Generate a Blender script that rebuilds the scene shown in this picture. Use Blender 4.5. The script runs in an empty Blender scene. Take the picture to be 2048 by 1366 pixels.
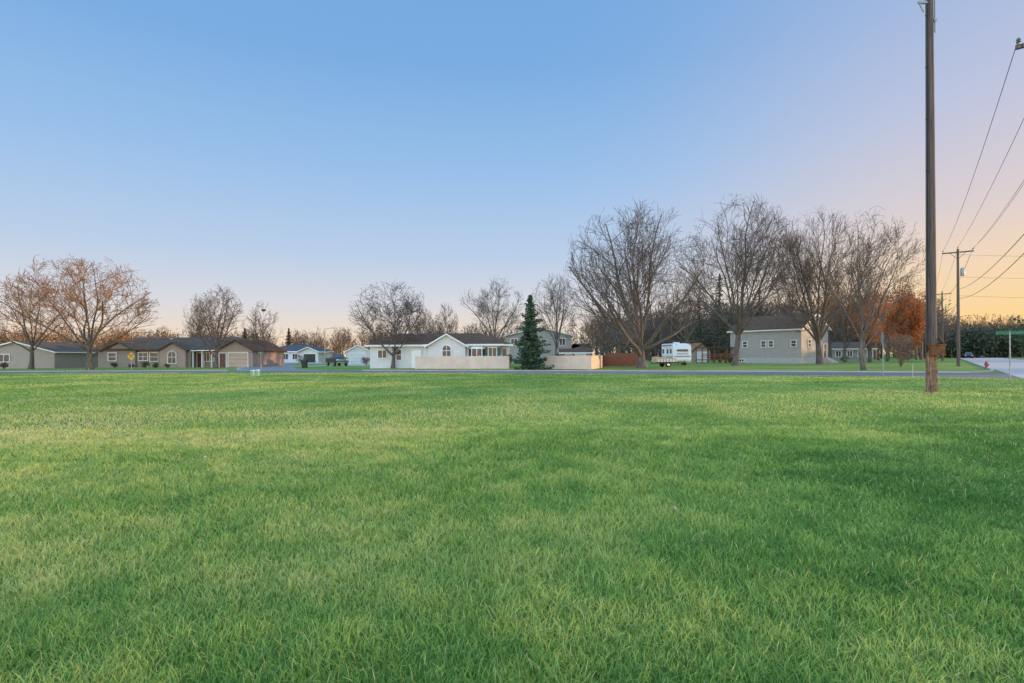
import bpy, bmesh, math, random
import numpy as np
from mathutils import Vector, Matrix

F=1138.0; H=1.45; TH=math.radians(0.33); SUN_AZ=math.radians(78); SUN_EL=math.radians(5.5)
scene=bpy.context.scene
COL=scene.collection

# ---------- survey helpers: bearing + distance -> world metres ----------
def bear(px,py=735.0):
    u=px-1024; v=711-py
    return (u*math.cos(TH)+v*math.sin(TH))/F
def WX(px,d): return bear(px)*d
def WZ(px,py,d):
    u=px-1024; v=711-py
    return H+(-u*math.sin(TH)+v*math.cos(TH))/F*d

# ---------- materials ----------
def nt(name):
    m=bpy.data.materials.new(name); m.use_nodes=True
    n=m.node_tree.nodes; l=m.node_tree.links
    return m,n,l,n['Principled BSDF']
def lin(c): return tuple(((x/255)/12.92 if x<=10 else (((x/255)+.055)/1.055)**2.4) for x in c)+(1,)
def mat(name,c,rough=.8,var=.25,scale=3.0,bump=.2,bscale=None,metal=0,stretch=None,c2=None):
    m,n,l,b=nt(name)
    tc=n.new('ShaderNodeTexCoord'); mp=n.new('ShaderNodeMapping')
    l.new(tc.outputs['Object'],mp.inputs['Vector'])
    if stretch: mp.inputs['Scale'].default_value=stretch
    no=n.new('ShaderNodeTexNoise'); no.inputs['Scale'].default_value=scale; no.inputs['Detail'].default_value=6
    l.new(mp.outputs[0],no.inputs['Vector'])
    cr=n.new('ShaderNodeValToRGB')
    a=tuple(x*(1-var) for x in c[:3])+(1,)
    d=tuple(min(1,x*(1+var)) for x in c[:3])+(1,)
    cr.color_ramp.elements[0].color=a; cr.color_ramp.elements[1].color=c2 if c2 else d
    cr.color_ramp.elements[0].position=.3; cr.color_ramp.elements[1].position=.7
    l.new(no.outputs[0],cr.inputs[0]); l.new(cr.outputs[0],b.inputs['Base Color'])
    b.inputs['Roughness'].default_value=rough; b.inputs['Metallic'].default_value=metal
    if bump:
        n2=n.new('ShaderNodeTexNoise'); n2.inputs['Scale'].default_value=bscale or scale*6; n2.inputs['Detail'].default_value=4
        l.new(mp.outputs[0],n2.inputs['Vector'])
        bp=n.new('ShaderNodeBump'); bp.inputs['Strength'].default_value=bump; bp.inputs['Distance'].default_value=.02
        l.new(n2.outputs[0],bp.inputs['Height']); l.new(bp.outputs[0],b.inputs['Normal'])
    return m
def banded(name,c,pitch=.12,axis='Z',dark=.72,rough=.7,var=.08,spec=.5):
    m,n,l,b=nt(name)
    tc=n.new('ShaderNodeTexCoord'); sp=n.new('ShaderNodeSeparateXYZ'); l.new(tc.outputs['Object'],sp.inputs[0])
    di=n.new('ShaderNodeMath'); di.operation='DIVIDE'; di.inputs[1].default_value=pitch; l.new(sp.outputs[axis],di.inputs[0])
    fr=n.new('ShaderNodeMath'); fr.operation='FRACT'; l.new(di.outputs[0],fr.inputs[0])
    cr=n.new('ShaderNodeValToRGB')
    cr.color_ramp.elements[0].color=tuple(x*dark for x in c[:3])+(1,); cr.color_ramp.elements[0].position=0.0
    cr.color_ramp.elements[1].color=c; cr.color_ramp.elements[1].position=.22
    l.new(fr.outputs[0],cr.inputs[0])
    no=n.new('ShaderNodeTexNoise'); no.inputs['Scale'].default_value=1.3; no.inputs['Detail'].default_value=5
    l.new(tc.outputs['Object'],no.inputs['Vector'])
    mr=n.new('ShaderNodeMapRange'); mr.inputs['To Min'].default_value=1-var*2; mr.inputs['To Max'].default_value=1+var*2
    l.new(no.outputs[0],mr.inputs[0])
    mx=n.new('ShaderNodeVectorMath'); mx.operation='SCALE'; l.new(cr.outputs[0],mx.inputs[0]); l.new(mr.outputs[0],mx.inputs['Scale'])
    l.new(mx.outputs[0],b.inputs['Base Color']); b.inputs['Roughness'].default_value=rough; b.inputs['Specular IOR Level'].default_value=spec
    bp=n.new('ShaderNodeBump'); bp.inputs['Strength'].default_value=.4; bp.inputs['Distance'].default_value=.015
    l.new(fr.outputs[0],bp.inputs['Height']); l.new(bp.outputs[0],b.inputs['Normal'])
    return m
def leafmat(name,c,var=.4,trans=.25):
    m,n,l,b=nt(name)
    tc=n.new('ShaderNodeNewGeometry')
    no=n.new('ShaderNodeTexNoise'); no.inputs['Scale'].default_value=.9; no.inputs['Detail'].default_value=3
    l.new(tc.outputs['Position'],no.inputs['Vector'])
    ad=n.new('ShaderNodeMath'); ad.operation='ADD'; l.new(no.outputs[0],ad.inputs[0])
    ri=n.new('ShaderNodeMath'); ri.operation='MULTIPLY'; ri.inputs[1].default_value=.35; l.new(tc.outputs['Random Per Island'],ri.inputs[0])
    l.new(ri.outputs[0],ad.inputs[1])
    cr=n.new('ShaderNodeValToRGB'); cr.color_ramp.elements[0].position=.4; cr.color_ramp.elements[1].position=.95
    cr.color_ramp.elements[0].color=tuple(x*(1-var) for x in c[:3])+(1,)
    cr.color_ramp.elements[1].color=tuple(x*(1+var) for x in c[:3])+(1,)
    l.new(ad.outputs[0],cr.inputs[0]); l.new(cr.outputs[0],b.inputs['Base Color']); b.inputs['Roughness'].default_value=.75
    t=n.new('ShaderNodeBsdfTranslucent'); l.new(cr.outputs[0],t.inputs['Color'])
    ms=n.new('ShaderNodeMixShader'); ms.inputs[0].default_value=trans
    l.new(b.outputs[0],ms.inputs[1]); l.new(t.outputs[0],ms.inputs[2]); l.new(ms.outputs[0],n['Material Output'].inputs[0])
    return m

M={}
M['bark']=mat('bark',(.12,.095,.08,1),.95,.45,6,.6,30,stretch=(1,1,.25))
M['twig']=mat('twig_bark',(.10,.078,.066,1),.9,.35,2,0)
M['twigo']=mat('sunlit_twig_bark',(.20,.105,.055,1),.9,.35,2,0)  # low-sun orange painted into the twig colour
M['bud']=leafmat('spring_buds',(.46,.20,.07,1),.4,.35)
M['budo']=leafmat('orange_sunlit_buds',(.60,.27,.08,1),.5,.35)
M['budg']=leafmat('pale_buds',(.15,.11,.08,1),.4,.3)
M['rust']=leafmat('rust_leaves',(.42,.15,.045,1),.5,.35)
M['needle']=leafmat('spruce_needles',(.038,.085,.045,1),.55,.12)
M['pine']=leafmat('pine_needles',(.045,.06,.028,1),.5,.1)
M['bush']=leafmat('shrub_leaves',(.10,.15,.04,1),.5,.2)
M['bushb']=leafmat('bare_shrub',(.20,.13,.09,1),.5,.2)
M['white']=mat('white_trim',(.80,.80,.80,1),.6,.05,4,0)
M['glass']=mat('window_glass',(.04,.045,.055,1),.12,.5,1.2,0)
M['shing_br']=banded('brown_shingles',(.125,.072,.05,1),.2,'Z',.6,1,.25,.1)
M['shing_dk']=banded('dark_shingles',(.115,.082,.065,1),.2,'Z',.6,1,.25,.1)
M['shing_bl']=banded('slate_shingles',(.08,.085,.11,1),.2,'Z',.6,1,.2,.1)
M['shing_or']=banded('tan_shingles',(.32,.15,.07,1),.2,'Z',.6,1,.2,.1)
M['sid_white']=banded('white_siding',(.64,.64,.645,1))
M['sid_tan']=banded('tan_siding',(.27,.225,.195,1))
M['sid_pale']=banded('pale_tan_siding',(.36,.31,.27,1))
M['sid_beige']=banded('pale_grey_beige_siding',(.36,.335,.325,1))
M['sid_grey']=banded('grey_siding',(.24,.24,.25,1))
M['brick']=mat('pale_brick',(.36,.275,.225,1),.9,.3,14,.3)
M['found']=mat('concrete_block',(.42,.41,.40,1),.9,.15,3,.3)
M['door_br']=mat('brown_door',(.12,.035,.025,1),.5,.2,3,0)
M['garage']=banded('garage_door',(.50,.38,.29,1),.55,'Z',.7)
M['garagew']=banded('white_garage_door',(.68,.68,.68,1),.55,'Z',.7)
M['fence']=banded('cedar_fence_boards',(.68,.52,.44,1),.14,'X',.7,.85,.12)
M['asphalt']=mat('asphalt',(.135,.125,.13,1),.92,.18,1.2,.3,60)
M['asphalt2']=mat('worn_asphalt',(.20,.185,.18,1),.92,.18,1.2,.3,60)
M['concrete']=mat('concrete',(.42,.35,.33,1),.9,.12,.8,.2,40)
M['pole']=mat('weathered_pole_wood',(.12,.085,.075,1),.92,.5,7,.7,30,stretch=(3,3,.15))
M['polebase']=mat('splintered_pole_wood',(.15,.09,.065,1),.9,.95,7,1,22,stretch=(4,4,.25),c2=(.42,.24,.15,1))
M['rustm']=mat('rusted_metal',(.085,.035,.02,1),.85,.5,4,.2,c2=(.27,.095,.03,1))
M['black']=mat('black_plastic',(.02,.02,.022,1),.5,.2,3,0)
M['wire']=mat('wire_sheath',(.03,.03,.035,1),.6,.1,3,0)
M['galv']=mat('galvanised_steel',(.30,.31,.32,1),.5,.12,8,0,metal=.4)
M['greens']=mat('green_sign',(.01,.13,.06,1),.45,.1,4,0)
M['yellow']=mat('yellow_sign',(.78,.38,.02,1),.5,.06,4,0)
M['red']=mat('hydrant_red',(.30,.04,.05,1),.5,.2,8,0)
M['redwood']=mat('red_stained_wood',(.22,.075,.045,1),.85,.35,5,.3,stretch=(4,4,.5))
M['carblk']=mat('truck_paint',(.018,.014,.016,1),.25,.2,2,0)
M['chrome']=mat('chrome',(.6,.6,.62,1),.2,.05,2,0,metal=1)
M['lampw']=mat('headlight_lens',(.75,.72,.68,1),.15,.05,2,0)
M['lampr']=mat('tail_light_lens',(.5,.03,.02,1),.2,.05,2,0)
M['tyre']=mat('tyre_rubber',(.02,.02,.02,1),.9,.1,8,0)
M['rvw']=mat('camper_white',(.78,.79,.82,1),.4,.04,2,0)
M['rvs']=mat('camper_grey_stripe',(.22,.24,.30,1),.4,.05,2,0)
M['tan']=mat('tan_panels',(.60,.44,.27,1),.7,.15,4,0)
M['teal']=mat('pale_green_cabinet',(.22,.40,.36,1),.6,.12,4,0)
M['shut']=mat('teal_shutter',(.03,.10,.11,1),.6,.1,4,0)
M['leafdry']=mat('dry_leaf',(.48,.42,.28,1),.8,.2,9,0)
M['porc']=mat('porcelain',(.10,.14,.12,1),.3,.1,4,0)
M['mulch']=mat('mulch',(.09,.055,.04,1),.95,.4,8,.5)

# ---------- mesh building ----------
class MB:
    def __init__(s): s.v=[];s.f=[];s.m=[]
    def add(s,vs,fs,m=0):
        o=len(s.v); s.v+= [tuple(v) for v in vs]
        for i,f in enumerate(fs):
            s.f.append(tuple(o+k for k in f)); s.m.append(m[i] if isinstance(m,(list,tuple)) else m)
    def hexa(s,b,t,m=0):
        s.add(list(b)+list(t),[(3,2,1,0),(4,5,6,7),(0,1,5,4),(1,2,6,5),(2,3,7,6),(3,0,4,7)],m)
    def box(s,x0,x1,y0,y1,z0,z1,m=0):
        s.hexa([(x0,y0,z0),(x1,y0,z0),(x1,y1,z0),(x0,y1,z0)],[(x0,y0,z1),(x1,y0,z1),(x1,y1,z1),(x0,y1,z1)],m)
    def cyl(s,p0,p1,r0,r1=None,n=8,m=0):
        if r1 is None: r1=r0
        p0=Vector(p0);p1=Vector(p1);d=(p1-p0).normalized()
        a=d.orthogonal().normalized(); b=d.cross(a)
        vs=[];
        for p,r in((p0,r0),(p1,r1)):
            for k in range(n):
                t=2*math.pi*k/n; vs.append(p+(a*math.cos(t)+b*math.sin(t))*r)
        fs=[(k,(k+1)%n,n+(k+1)%n,n+k) for k in range(n)]+[tuple(range(n-1,-1,-1)),tuple(range(n,2*n))]
        s.add(vs,fs,m)
    def prof(s,pts,a0,a1,axis='y',m=0):
        n=len(pts)
        def mk(a,p): return (p[0],a,p[1]) if axis=='y' else (a,p[0],p[1])
        vs=[mk(a0,p) for p in pts]+[mk(a1,p) for p in pts]
        fs=[tuple(range(n)),tuple(range(2*n-1,n-1,-1))]+[(k,n+k,n+(k+1)%n,(k+1)%n) for k in range(n)]
        s.add(vs,fs,m)
    def lathe(s,pts,c=(0,0,0),n=14,m=0):
        vs=[];fs=[]
        for r,z in pts:
            for k in range(n):
                t=2*math.pi*k/n; vs.append((c[0]+r*math.cos(t),c[1]+r*math.sin(t),c[2]+z))
        for i in range(len(pts)-1):
            for k in range(n): fs.append((i*n+k,i*n+(k+1)%n,(i+1)*n+(k+1)%n,(i+1)*n+k))
        fs.append(tuple(range(n-1,-1,-1))); fs.append(tuple((len(pts)-1)*n+k for k in range(n)))
        s.add(vs,fs,m)

def finish(o,parent=None,label=None,cat=None,group=None,kind=None):
    COL.objects.link(o)
    if parent: o.parent=parent
    if label: o['label']=label
    if cat: o['category']=cat
    if group: o['group']=group
    if kind: o['kind']=kind
    return o
def obj(name,mb,mats,parent=None,loc=None,rot=0,smooth=False,bevel=0,**k):
    me=bpy.data.meshes.new(name); me.from_pydata(mb.v,[],mb.f)
    for m in mats: me.materials.append(M[m])
    me.polygons.foreach_set('material_index',mb.m)
    if smooth: me.polygons.foreach_set('use_smooth',[True]*len(mb.f))
    bm=bmesh.new(); bm.from_mesh(me); bmesh.ops.recalc_face_normals(bm,faces=bm.faces); bm.to_mesh(me); bm.free()
    o=bpy.data.objects.new(name,me)
    if loc is not None: o.location=loc
    o.rotation_euler[2]=rot
    if smooth:
        e=o.modifiers.new('edge','EDGE_SPLIT'); e.split_angle=math.radians(40)
    if bevel:
        b=o.modifiers.new('bevel','BEVEL'); b.width=bevel; b.segments=2
    return finish(o,parent,**k)
def emp(name,loc,rot=0,**k):
    o=bpy.data.objects.new(name,None); o.location=loc; o.rotation_euler[2]=rot; o.empty_display_size=.5
    return finish(o,**k)
def fastmesh(name,V,Fq,mats,mi=None,parent=None,col=None,**k):
    me=bpy.data.meshes.new(name)
    me.vertices.add(len(V)); me.vertices.foreach_set('co',V.astype(np.float32).ravel())
    loops=np.concatenate([f.ravel() for f in Fq]).astype(np.int32)
    sizes=np.concatenate([np.full(len(f),f.shape[1]) for f in Fq]).astype(np.int32)
    st=np.concatenate([[0],np.cumsum(sizes)[:-1]]).astype(np.int32)
    me.loops.add(len(loops)); me.loops.foreach_set('vertex_index',loops)
    me.polygons.add(len(sizes)); me.polygons.foreach_set('loop_start',st)
    for m in mats: me.materials.append(M[m])
    if mi is not None: me.polygons.foreach_set('material_index',mi.astype(np.int32))
    if col is not None:
        ca=me.color_attributes.new('tint','FLOAT_COLOR','POINT'); ca.data.foreach_set('color',col.astype(np.float32).ravel())
    me.update(calc_edges=True)
    o=bpy.data.objects.new(name,me)
    return finish(o,parent,**k)

def seg_geo(P0,P1,R0,R1,n):
    D=P1-P0; L=np.linalg.norm(D,axis=1,keepdims=True)+1e-9; D=D/L
    ref=np.where(np.abs(D[:,2:3])<.9,np.array([[0,0,1.]]),np.array([[1.,0,0]]))
    A=np.cross(D,ref); A/=np.linalg.norm(A,axis=1,keepdims=True); B=np.cross(D,A)
    N=len(P0); V=np.zeros((N,2*n,3))
    P0=P0-D*np.minimum(R0,.3*L[:,0])[:,None]*.4
    for k in range(n):
        t=2*math.pi*k/n; o=A*math.cos(t)+B*math.sin(t)
        V[:,k]=P0+o*R0[:,None]; V[:,n+k]=P1+o*R1[:,None]
    base=(np.arange(N)*2*n)[:,None,None]
    q=np.array([[k,(k+1)%n,n+(k+1)%n,n+k] for k in range(n)])[None]
    return V.reshape(-1,3),(base+q).reshape(-1,4)
def quad_geo(C,S,rng,flat=0.0,asp=.6):
    N=len(C); a=rng.normal(size=(N,3)); a[:,2]*=(1-flat); a/=np.linalg.norm(a,axis=1,keepdims=True)
    b=np.cross(a,rng.normal(size=(N,3))); b/=np.linalg.norm(b,axis=1,keepdims=True)
    S=S[:,None]
    V=np.stack([C-a*S-b*S*asp*.3,C-b*S*asp,C+a*S,C+b*S*asp],1).reshape(-1,3)
    Fq=np.arange(N*4).reshape(-1,4)
    return V,Fq

def tree_segs(seed,limbs=7,kids=(0,8,6,5,4),fork=.2,ang=(.3,.9),up=.035,maxl=4):
    R=random.Random(seed); S=[]
    nseg=[4,7,5,3,2,2]
    def rotdir(d,a,az=None):
        if az is None: az=R.uniform(0,2*math.pi)
        dx,dy,dz=d
        if abs(dz)<.9: ux,uy,uz=dy,-dx,0.
        else: ux,uy,uz=0.,dz,-dy
        n=math.sqrt(ux*ux+uy*uy+uz*uz); ux/=n;uy/=n;uz/=n
        vx,vy,vz=dy*uz-dz*uy,dz*ux-dx*uz,dx*uy-dy*ux
        c,s=math.cos(a),math.sin(a); ca,sa=math.cos(az),math.sin(az)
        return (dx*c+(ux*ca+vx*sa)*s,dy*c+(uy*ca+vy*sa)*s,dz*c+(uz*ca+vz*sa)*s)
    def br(p,d,L,r,lv):
        n=nseg[lv]; st=L/n; nodes=[]; jit=[.04,.10,.13,.13,.13,.1][lv]; tp=[.25,.78,.8,.7,.6,.5][lv]
        u=[.05,up,up*1.6,up*2.2,up*2.5,.02][lv]
        r0=r
        for i in range(n):
            d=(d[0]+R.gauss(0,jit),d[1]+R.gauss(0,jit),d[2]+R.gauss(0,jit)+u)
            m=math.sqrt(d[0]**2+d[1]**2+d[2]**2); d=(d[0]/m,d[1]/m,d[2]/m)
            q=(p[0]+d[0]*st,p[1]+d[1]*st,p[2]+d[2]*st)
            r1=r*(1-tp*(i+1)/n)
            S.append((*p,*q,r0,r1,lv)); nodes.append((p,q,d,r0)); p=q; r0=r1
        if lv>=maxl: return
        if lv==0:
            az0=R.uniform(0,6.28)
            for j in range(limbs):
                t=1 if j<4 else R.uniform(.7,1)
                nd=nodes[min(n-1,int(t*n-1e-6))]; a=ang[0]+(ang[1]-ang[0])*((j+R.random())/limbs)
                if j==0: a*=.3
                br(nd[1] if t==1 else nd[0],rotdir(nd[2],a,az0+j*2.4),R.uniform(.46,.58)*(1.05 if j==0 else 1),nd[3]*R.uniform(.42,.62),1)
        else:
            k=kids[lv]
            for j in range(k):
                t=.2+.8*(j+R.random())/k
                i=min(n-1,int(t*n)); f=t*n-i; P,Q,dd,rr=nodes[i]
                pp=tuple(P[c]+(Q[c]-P[c])*f for c in range(3))
                nd=rotdir(dd,R.uniform(.4,1.0))
                if nd[2]<-.15: nd=(nd[0],nd[1],nd[2]*.4)
                br(pp,nd,L*R.uniform(.36,.62)*(1.15-.45*t),rr*R.uniform(.38,.58),lv+1)
    br((0,0,0),(0,0,1),fork,1.,0)
    return np.array(S)
def tree_norm(A,h,w,tr,tw,lim=1.0,pz=96.0,pw=94.5):
    A=A.copy(); zs=np.percentile(A[:,5],pz)
    P=A[:,[3,4]]; cx=(np.percentile(P[:,0],5)+np.percentile(P[:,0],95))/2; cy=(np.percentile(P[:,1],5)+np.percentile(P[:,1],95))/2
    wx=(np.percentile(P[:,0],pw)-np.percentile(P[:,0],100-pw)); wy=(np.percentile(P[:,1],pw)-np.percentile(P[:,1],100-pw))
    zc=.5
    rn=np.random.default_rng(len(A)).random(len(A))
    def qf(c):
        z=A[:,c+2]/zs; k=np.clip(z*1.5,0,1)
        x=(A[:,c]-cx*k)/wx*2; y=(A[:,c+1]-cy*k)/wy*2; zz=(z-zc)/np.where(z>zc,1-zc,.6)
        return np.sqrt(x*x+y*y+np.abs(zz)**2.2)
    q=qf(3)
    keep=(q<lim-.02+.14*rn)|(A[:,5]/zs<.3)&(A[:,8]<=1)
    for c in (0,3):
        z=A[:,c+2]/zs; k=np.clip(z*1.5,0,1)
        A[:,c]=(A[:,c]-cx*k)/wx*w; A[:,c+1]=(A[:,c+1]-cy*k)/wy*w; A[:,c+2]=z*h
    A[:,6]=np.maximum(A[:,6]*tr,tw); A[:,7]=np.maximum(A[:,7]*tr,tw)
    A=A[keep]
    m=A[:,8]==0
    A[m,6]*=1+.5*np.exp(-A[m,2]/.5); A[m,7]*=1+.5*np.exp(-A[m,5]/.5)
    return A
def bare_tree(px,d,top,x0,x1,seed,tr=.28,label='',tw=.013,bud='bud',nb=1.0,name='bare_tree',tm='twig',bs=1.0,**kw):
    X=WX(px,d); h=WZ(px,top,d); w=(x1-x0)/F*d
    A=tree_norm(tree_segs(seed,**kw),h,w,tr,tw)
    shift=((x0+x1)/2-px)/F*d
    for c in (0,3):
        A[:,c]+=shift*np.clip((A[:,c+2]/h-.12)*1.4,0,1)
    e=emp(name,(X,d,0),label=label,cat='tree',group='leafless trees around the houses')
    t=A[A[:,8]<=1]; V,Q=seg_geo(t[:,:3],t[:,3:6],t[:,6],t[:,7],8)
    o=fastmesh('trunk',V,[Q],['bark'],parent=e); o.data.polygons.foreach_set('use_smooth',[True]*len(Q))
    c=A[A[:,8]>1]; V,Q=seg_geo(c[:,:3],c[:,3:6],c[:,6],c[:,7],3)
    rng=np.random.default_rng(seed); tips=c[c[:,8]>=3]
    n=int(len(tips)*nb*.6); 
    if n>0:
        idx=rng.integers(0,len(tips),n); f=rng.random((n,1)); C=tips[idx,:3]*(1-f)+tips[idx,3:6]*f+rng.normal(size=(n,3))*.05
        V2,Q2=quad_geo(C,rng.uniform(.03,.07,n)*bs,rng)
        mi=np.concatenate([np.zeros(len(Q)),np.ones(len(Q2))]); Q2=Q2+len(V); V=np.concatenate([V,V2]); Q=np.concatenate([Q,Q2])
    else: mi=np.zeros(len(Q))
    fastmesh('crown',V,[Q],[tm,bud],mi,parent=e)
    return e

# ---------- world ----------
w=bpy.data.worlds.new('World'); scene.world=w; w.use_nodes=True
n=w.node_tree.nodes; l=w.node_tree.links; bg=n['Background']
tc=n.new('ShaderNodeTexCoord'); 
sep=n.new('ShaderNodeSeparateXYZ'); l.new(tc.outputs['Generated'],sep.inputs[0])
def math_(op,a,b=None,c=None,clamp=False):
    x=n.new('ShaderNodeMath'); x.operation=op; x.use_clamp=clamp
    for i,v in enumerate((a,b,c)):
        if v is None: continue
        if isinstance(v,(int,float)): x.inputs[i].default_value=v
        else: l.new(v,x.inputs[i])
    return x.outputs[0]
def ramp(stops,fac):
    c=n.new('ShaderNodeValToRGB'); e=c.color_ramp.elements
    while len(e)<len(stops): e.new(.5)
    for i,(p,col) in enumerate(stops): e[i].position=p; e[i].color=lin(col)
    l.new(fac,c.inputs[0]); return c.outputs[0]
def mrange(v,a,b,c,d,smooth=False):
    x=n.new('ShaderNodeMapRange'); l.new(v,x.inputs[0])
    if smooth: x.interpolation_type='SMOOTHSTEP'
    for k,q in zip(('From Min','From Max','To Min','To Max'),(a,b,c,d)): x.inputs[k].default_value=q
    return x.outputs[0]
def azdot(az):
    hx=math_('MULTIPLY',sep.outputs['X'],math.sin(az)); hy=math_('MULTIPLY',sep.outputs['Y'],math.cos(az))
    return math_('DIVIDE',math_('ADD',hx,hy),hl)
z=math_('MAXIMUM',sep.outputs['Z'],0.0)
hl=math_('SQRT',math_('SUBTRACT',1.0001,math_('MULTIPLY',sep.outputs['Z'],sep.outputs['Z'])))
s=azdot(SUN_AZ)
away=ramp([(0,(250,216,178)),(.035,(242,222,202)),(.09,(218,219,226)),(.17,(188,208,234)),(.3,(156,194,236)),(.45,(126,175,228)),(.7,(108,162,220)),(1,(100,152,216))],z)
tow=ramp([(0,(255,206,118)),(.05,(255,215,146)),(.12,(249,216,178)),(.2,(226,209,206)),(.33,(196,199,222)),(.5,(160,184,224)),(1,(104,156,220))],z)
fac=mrange(s,.15,.87,0,1,True)
f2=math_('POWER',fac,2.0)
mix=n.new('ShaderNodeMix'); mix.data_type='RGBA'; l.new(f2,mix.inputs['Factor']); l.new(away,mix.inputs[6]); l.new(tow,mix.inputs[7])
sky=n.new('ShaderNodeTexSky'); sky.sky_type='NISHITA'; sky.sun_disc=False; sky.sun_elevation=SUN_EL; sky.sun_rotation=SUN_AZ; sky.air_density=1; sky.dust_density=.6; sky.ozone_density=2
ss=n.new('ShaderNodeVectorMath'); ss.operation='SCALE'; l.new(sky.outputs[0],ss.inputs[0]); ss.inputs['Scale'].default_value=.12
# added fill: dome behind the camera and overhead boosted above natural dusk sky
back=mrange(azdot(math.radians(212)),-.05,.75,0,1,True)
zen=mrange(z,.56,.95,0,.8,True)
bo=math_('MAXIMUM',back,zen)
bc=n.new('ShaderNodeMix'); bc.data_type='RGBA'; l.new(bo,bc.inputs['Factor']); bc.inputs[6].default_value=(1,1,1,1); bc.inputs[7].default_value=(5.0,4.1,3.1,1)
m2=n.new('ShaderNodeVectorMath'); m2.operation='MULTIPLY'; l.new(mix.outputs[2],m2.inputs[0]); l.new(bc.outputs[2],m2.inputs[1])
m3=n.new('ShaderNodeMix'); m3.data_type='RGBA'; m3.inputs['Factor'].default_value=.05; l.new(m2.outputs[0],m3.inputs[6]); l.new(ss.outputs[0],m3.inputs[7])
l.new(m3.outputs[2],bg.inputs['Color']); bg.inputs['Strength'].default_value=1.02

sd=bpy.data.lights.new('sun','SUN'); sd.energy=5.0; sd.angle=math.radians(.6); sd.color=(1,.60,.28)
so=bpy.data.objects.new('sun',sd); COL.objects.link(so)
dv=Vector((math.sin(SUN_AZ)*math.cos(SUN_EL),math.cos(SUN_AZ)*math.cos(SUN_EL),math.sin(SUN_EL)))
so.rotation_euler=dv.to_track_quat('Z','Y').to_euler()

cam=bpy.data.cameras.new('camera'); co=bpy.data.objects.new('camera',cam); COL.objects.link(co)
cam.sensor_width=36; cam.lens=F/2048*36; cam.shift_y=28/2048; cam.clip_end=5000; cam.clip_start=.05
co.matrix_world=Matrix.Translation((0,0,H))@Matrix.Rotation(math.radians(90),4,'X')@Matrix.Rotation(-TH,4,'Z')
scene.camera=co
scene.view_settings.view_transform='Standard'; scene.view_settings.look='None'; scene.view_settings.exposure=0

# ---------- ground ----------
def grass_ground():
    m,n,l,b=nt('lawn_ground'); g=n.new('ShaderNodeNewGeometry')
    def noise(s,d=5,vec=None):
        x=n.new('ShaderNodeTexNoise'); x.inputs['Scale'].default_value=s; x.inputs['Detail'].default_value=d; l.new(vec or g.outputs['Position'],x.inputs['Vector']); return x.outputs[0]
    c1=n.new('ShaderNodeValToRGB'); c1.color_ramp.elements[0].position=.35; c1.color_ramp.elements[1].position=.68
    c1.color_ramp.elements[0].color=(.15,.235,.055,1); c1.color_ramp.elements[1].color=(.26,.33,.09,1)
    l.new(noise(.12),c1.inputs[0])
    c2=n.new('ShaderNodeValToRGB'); c2.color_ramp.elements[0].position=.3; c2.color_ramp.elements[1].position=.7
    c2.color_ramp.elements[0].color=(.6,.62,.55,1); c2.color_ramp.elements[1].color=(1.2,1.15,1.1,1); l.new(noise(6,8),c2.inputs[0])
    mx=n.new('ShaderNodeMix'); mx.data_type='RGBA'; mx.blend_type='MULTIPLY'; mx.inputs[0].default_value=1
    l.new(c1.outputs[0],mx.inputs[6]); l.new(c2.outputs[0],mx.inputs[7]); l.new(mx.outputs[2],b.inputs['Base Color'])
    b.inputs['Roughness'].default_value=1; b.inputs['Specular IOR Level'].default_value=.1
    bp=n.new('ShaderNodeBump'); bp.inputs['Strength'].default_value=.8; bp.inputs['Distance'].default_value=.06; l.new(noise(14,6),bp.inputs['Height']); l.new(bp.outputs[0],b.inputs['Normal'])
    M['lawn']=m
grass_ground()
g=MB(); g.add([(-1500,-300,0),(1500,-300,0),(1500,2500,0),(-1500,2500,0)],[(0,1,2,3)])
obj('ground',g,['lawn'],kind='structure')

near=[(-120,54.5),(-46,54.5),(-24,52.5),(-8,48.5),(6.6,43.6),(16,39.6),(22,36.4),(28,31.8),(38,24)]
far=[(-120,61),(-46,61),(-24,59),(-8,55.2),(6.6,51),(18,47.2),(27,43.6),(34,40.5),(48,31)]
def strip(name,A,B,z,m,h=None):
    g=MB(); 
    for i in range(len(A)-1):
        g.add([(*A[i],z),(*A[i+1],z),(*B[i+1],z),(*B[i],z)],[(0,1,2,3)])
    return obj(name,g,[m],kind='structure')
strip('road',near,far,.012,'asphalt')
SD=(.605,.796); SN=(.796,-.605)
def sp(a,b):
    return (38.5+SD[0]*a+SN[0]*b,45+SD[1]*a+SN[1]*b)
strip('road',[sp(-60,0),sp(400,0)],[sp(-60,9),sp(400,9)],.018,'concrete')
sideA=[(-25.5,58.5),(-32,66),(-42,92),(-77,190)]; sideB=[(-18,57),(-25,66),(-35.5,92),(-70,190)]
strip('road',sideA,sideB,.016,'asphalt2')
def kerb(pts,wd=.18,h=.10):
    g=MB()
    for i in range(len(pts)-1):
        a=Vector((*pts[i],0)); b=Vector((*pts[i+1],0)); d=(b-a).normalized(); nn=Vector((-d.y,d.x,0))*wd
        g.hexa([a,b,b+nn,a+nn],[p+Vector((0,0,h)) for p in (a,b,b+nn,a+nn)])
    obj('kerb',g,['concrete'],kind='structure')
kerb(far[0:2]+[(-30,60)]); kerb([(-15,57),(-8,55.2),(6.6,51),(18,47.2),(27,43.6),(33,41.2),(36.5,43.2),sp(2,-.2)]); kerb([sp(2,-.2),sp(200,-.2)])
kerb([sp(-30,9.2),sp(200,9.2)]); 
def sheet(name,pts,z,m): 
    g=MB(); g.add([(*p,z) for p in pts],[tuple(range(len(pts)))]); return obj(name,g,[m],kind='structure')
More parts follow.
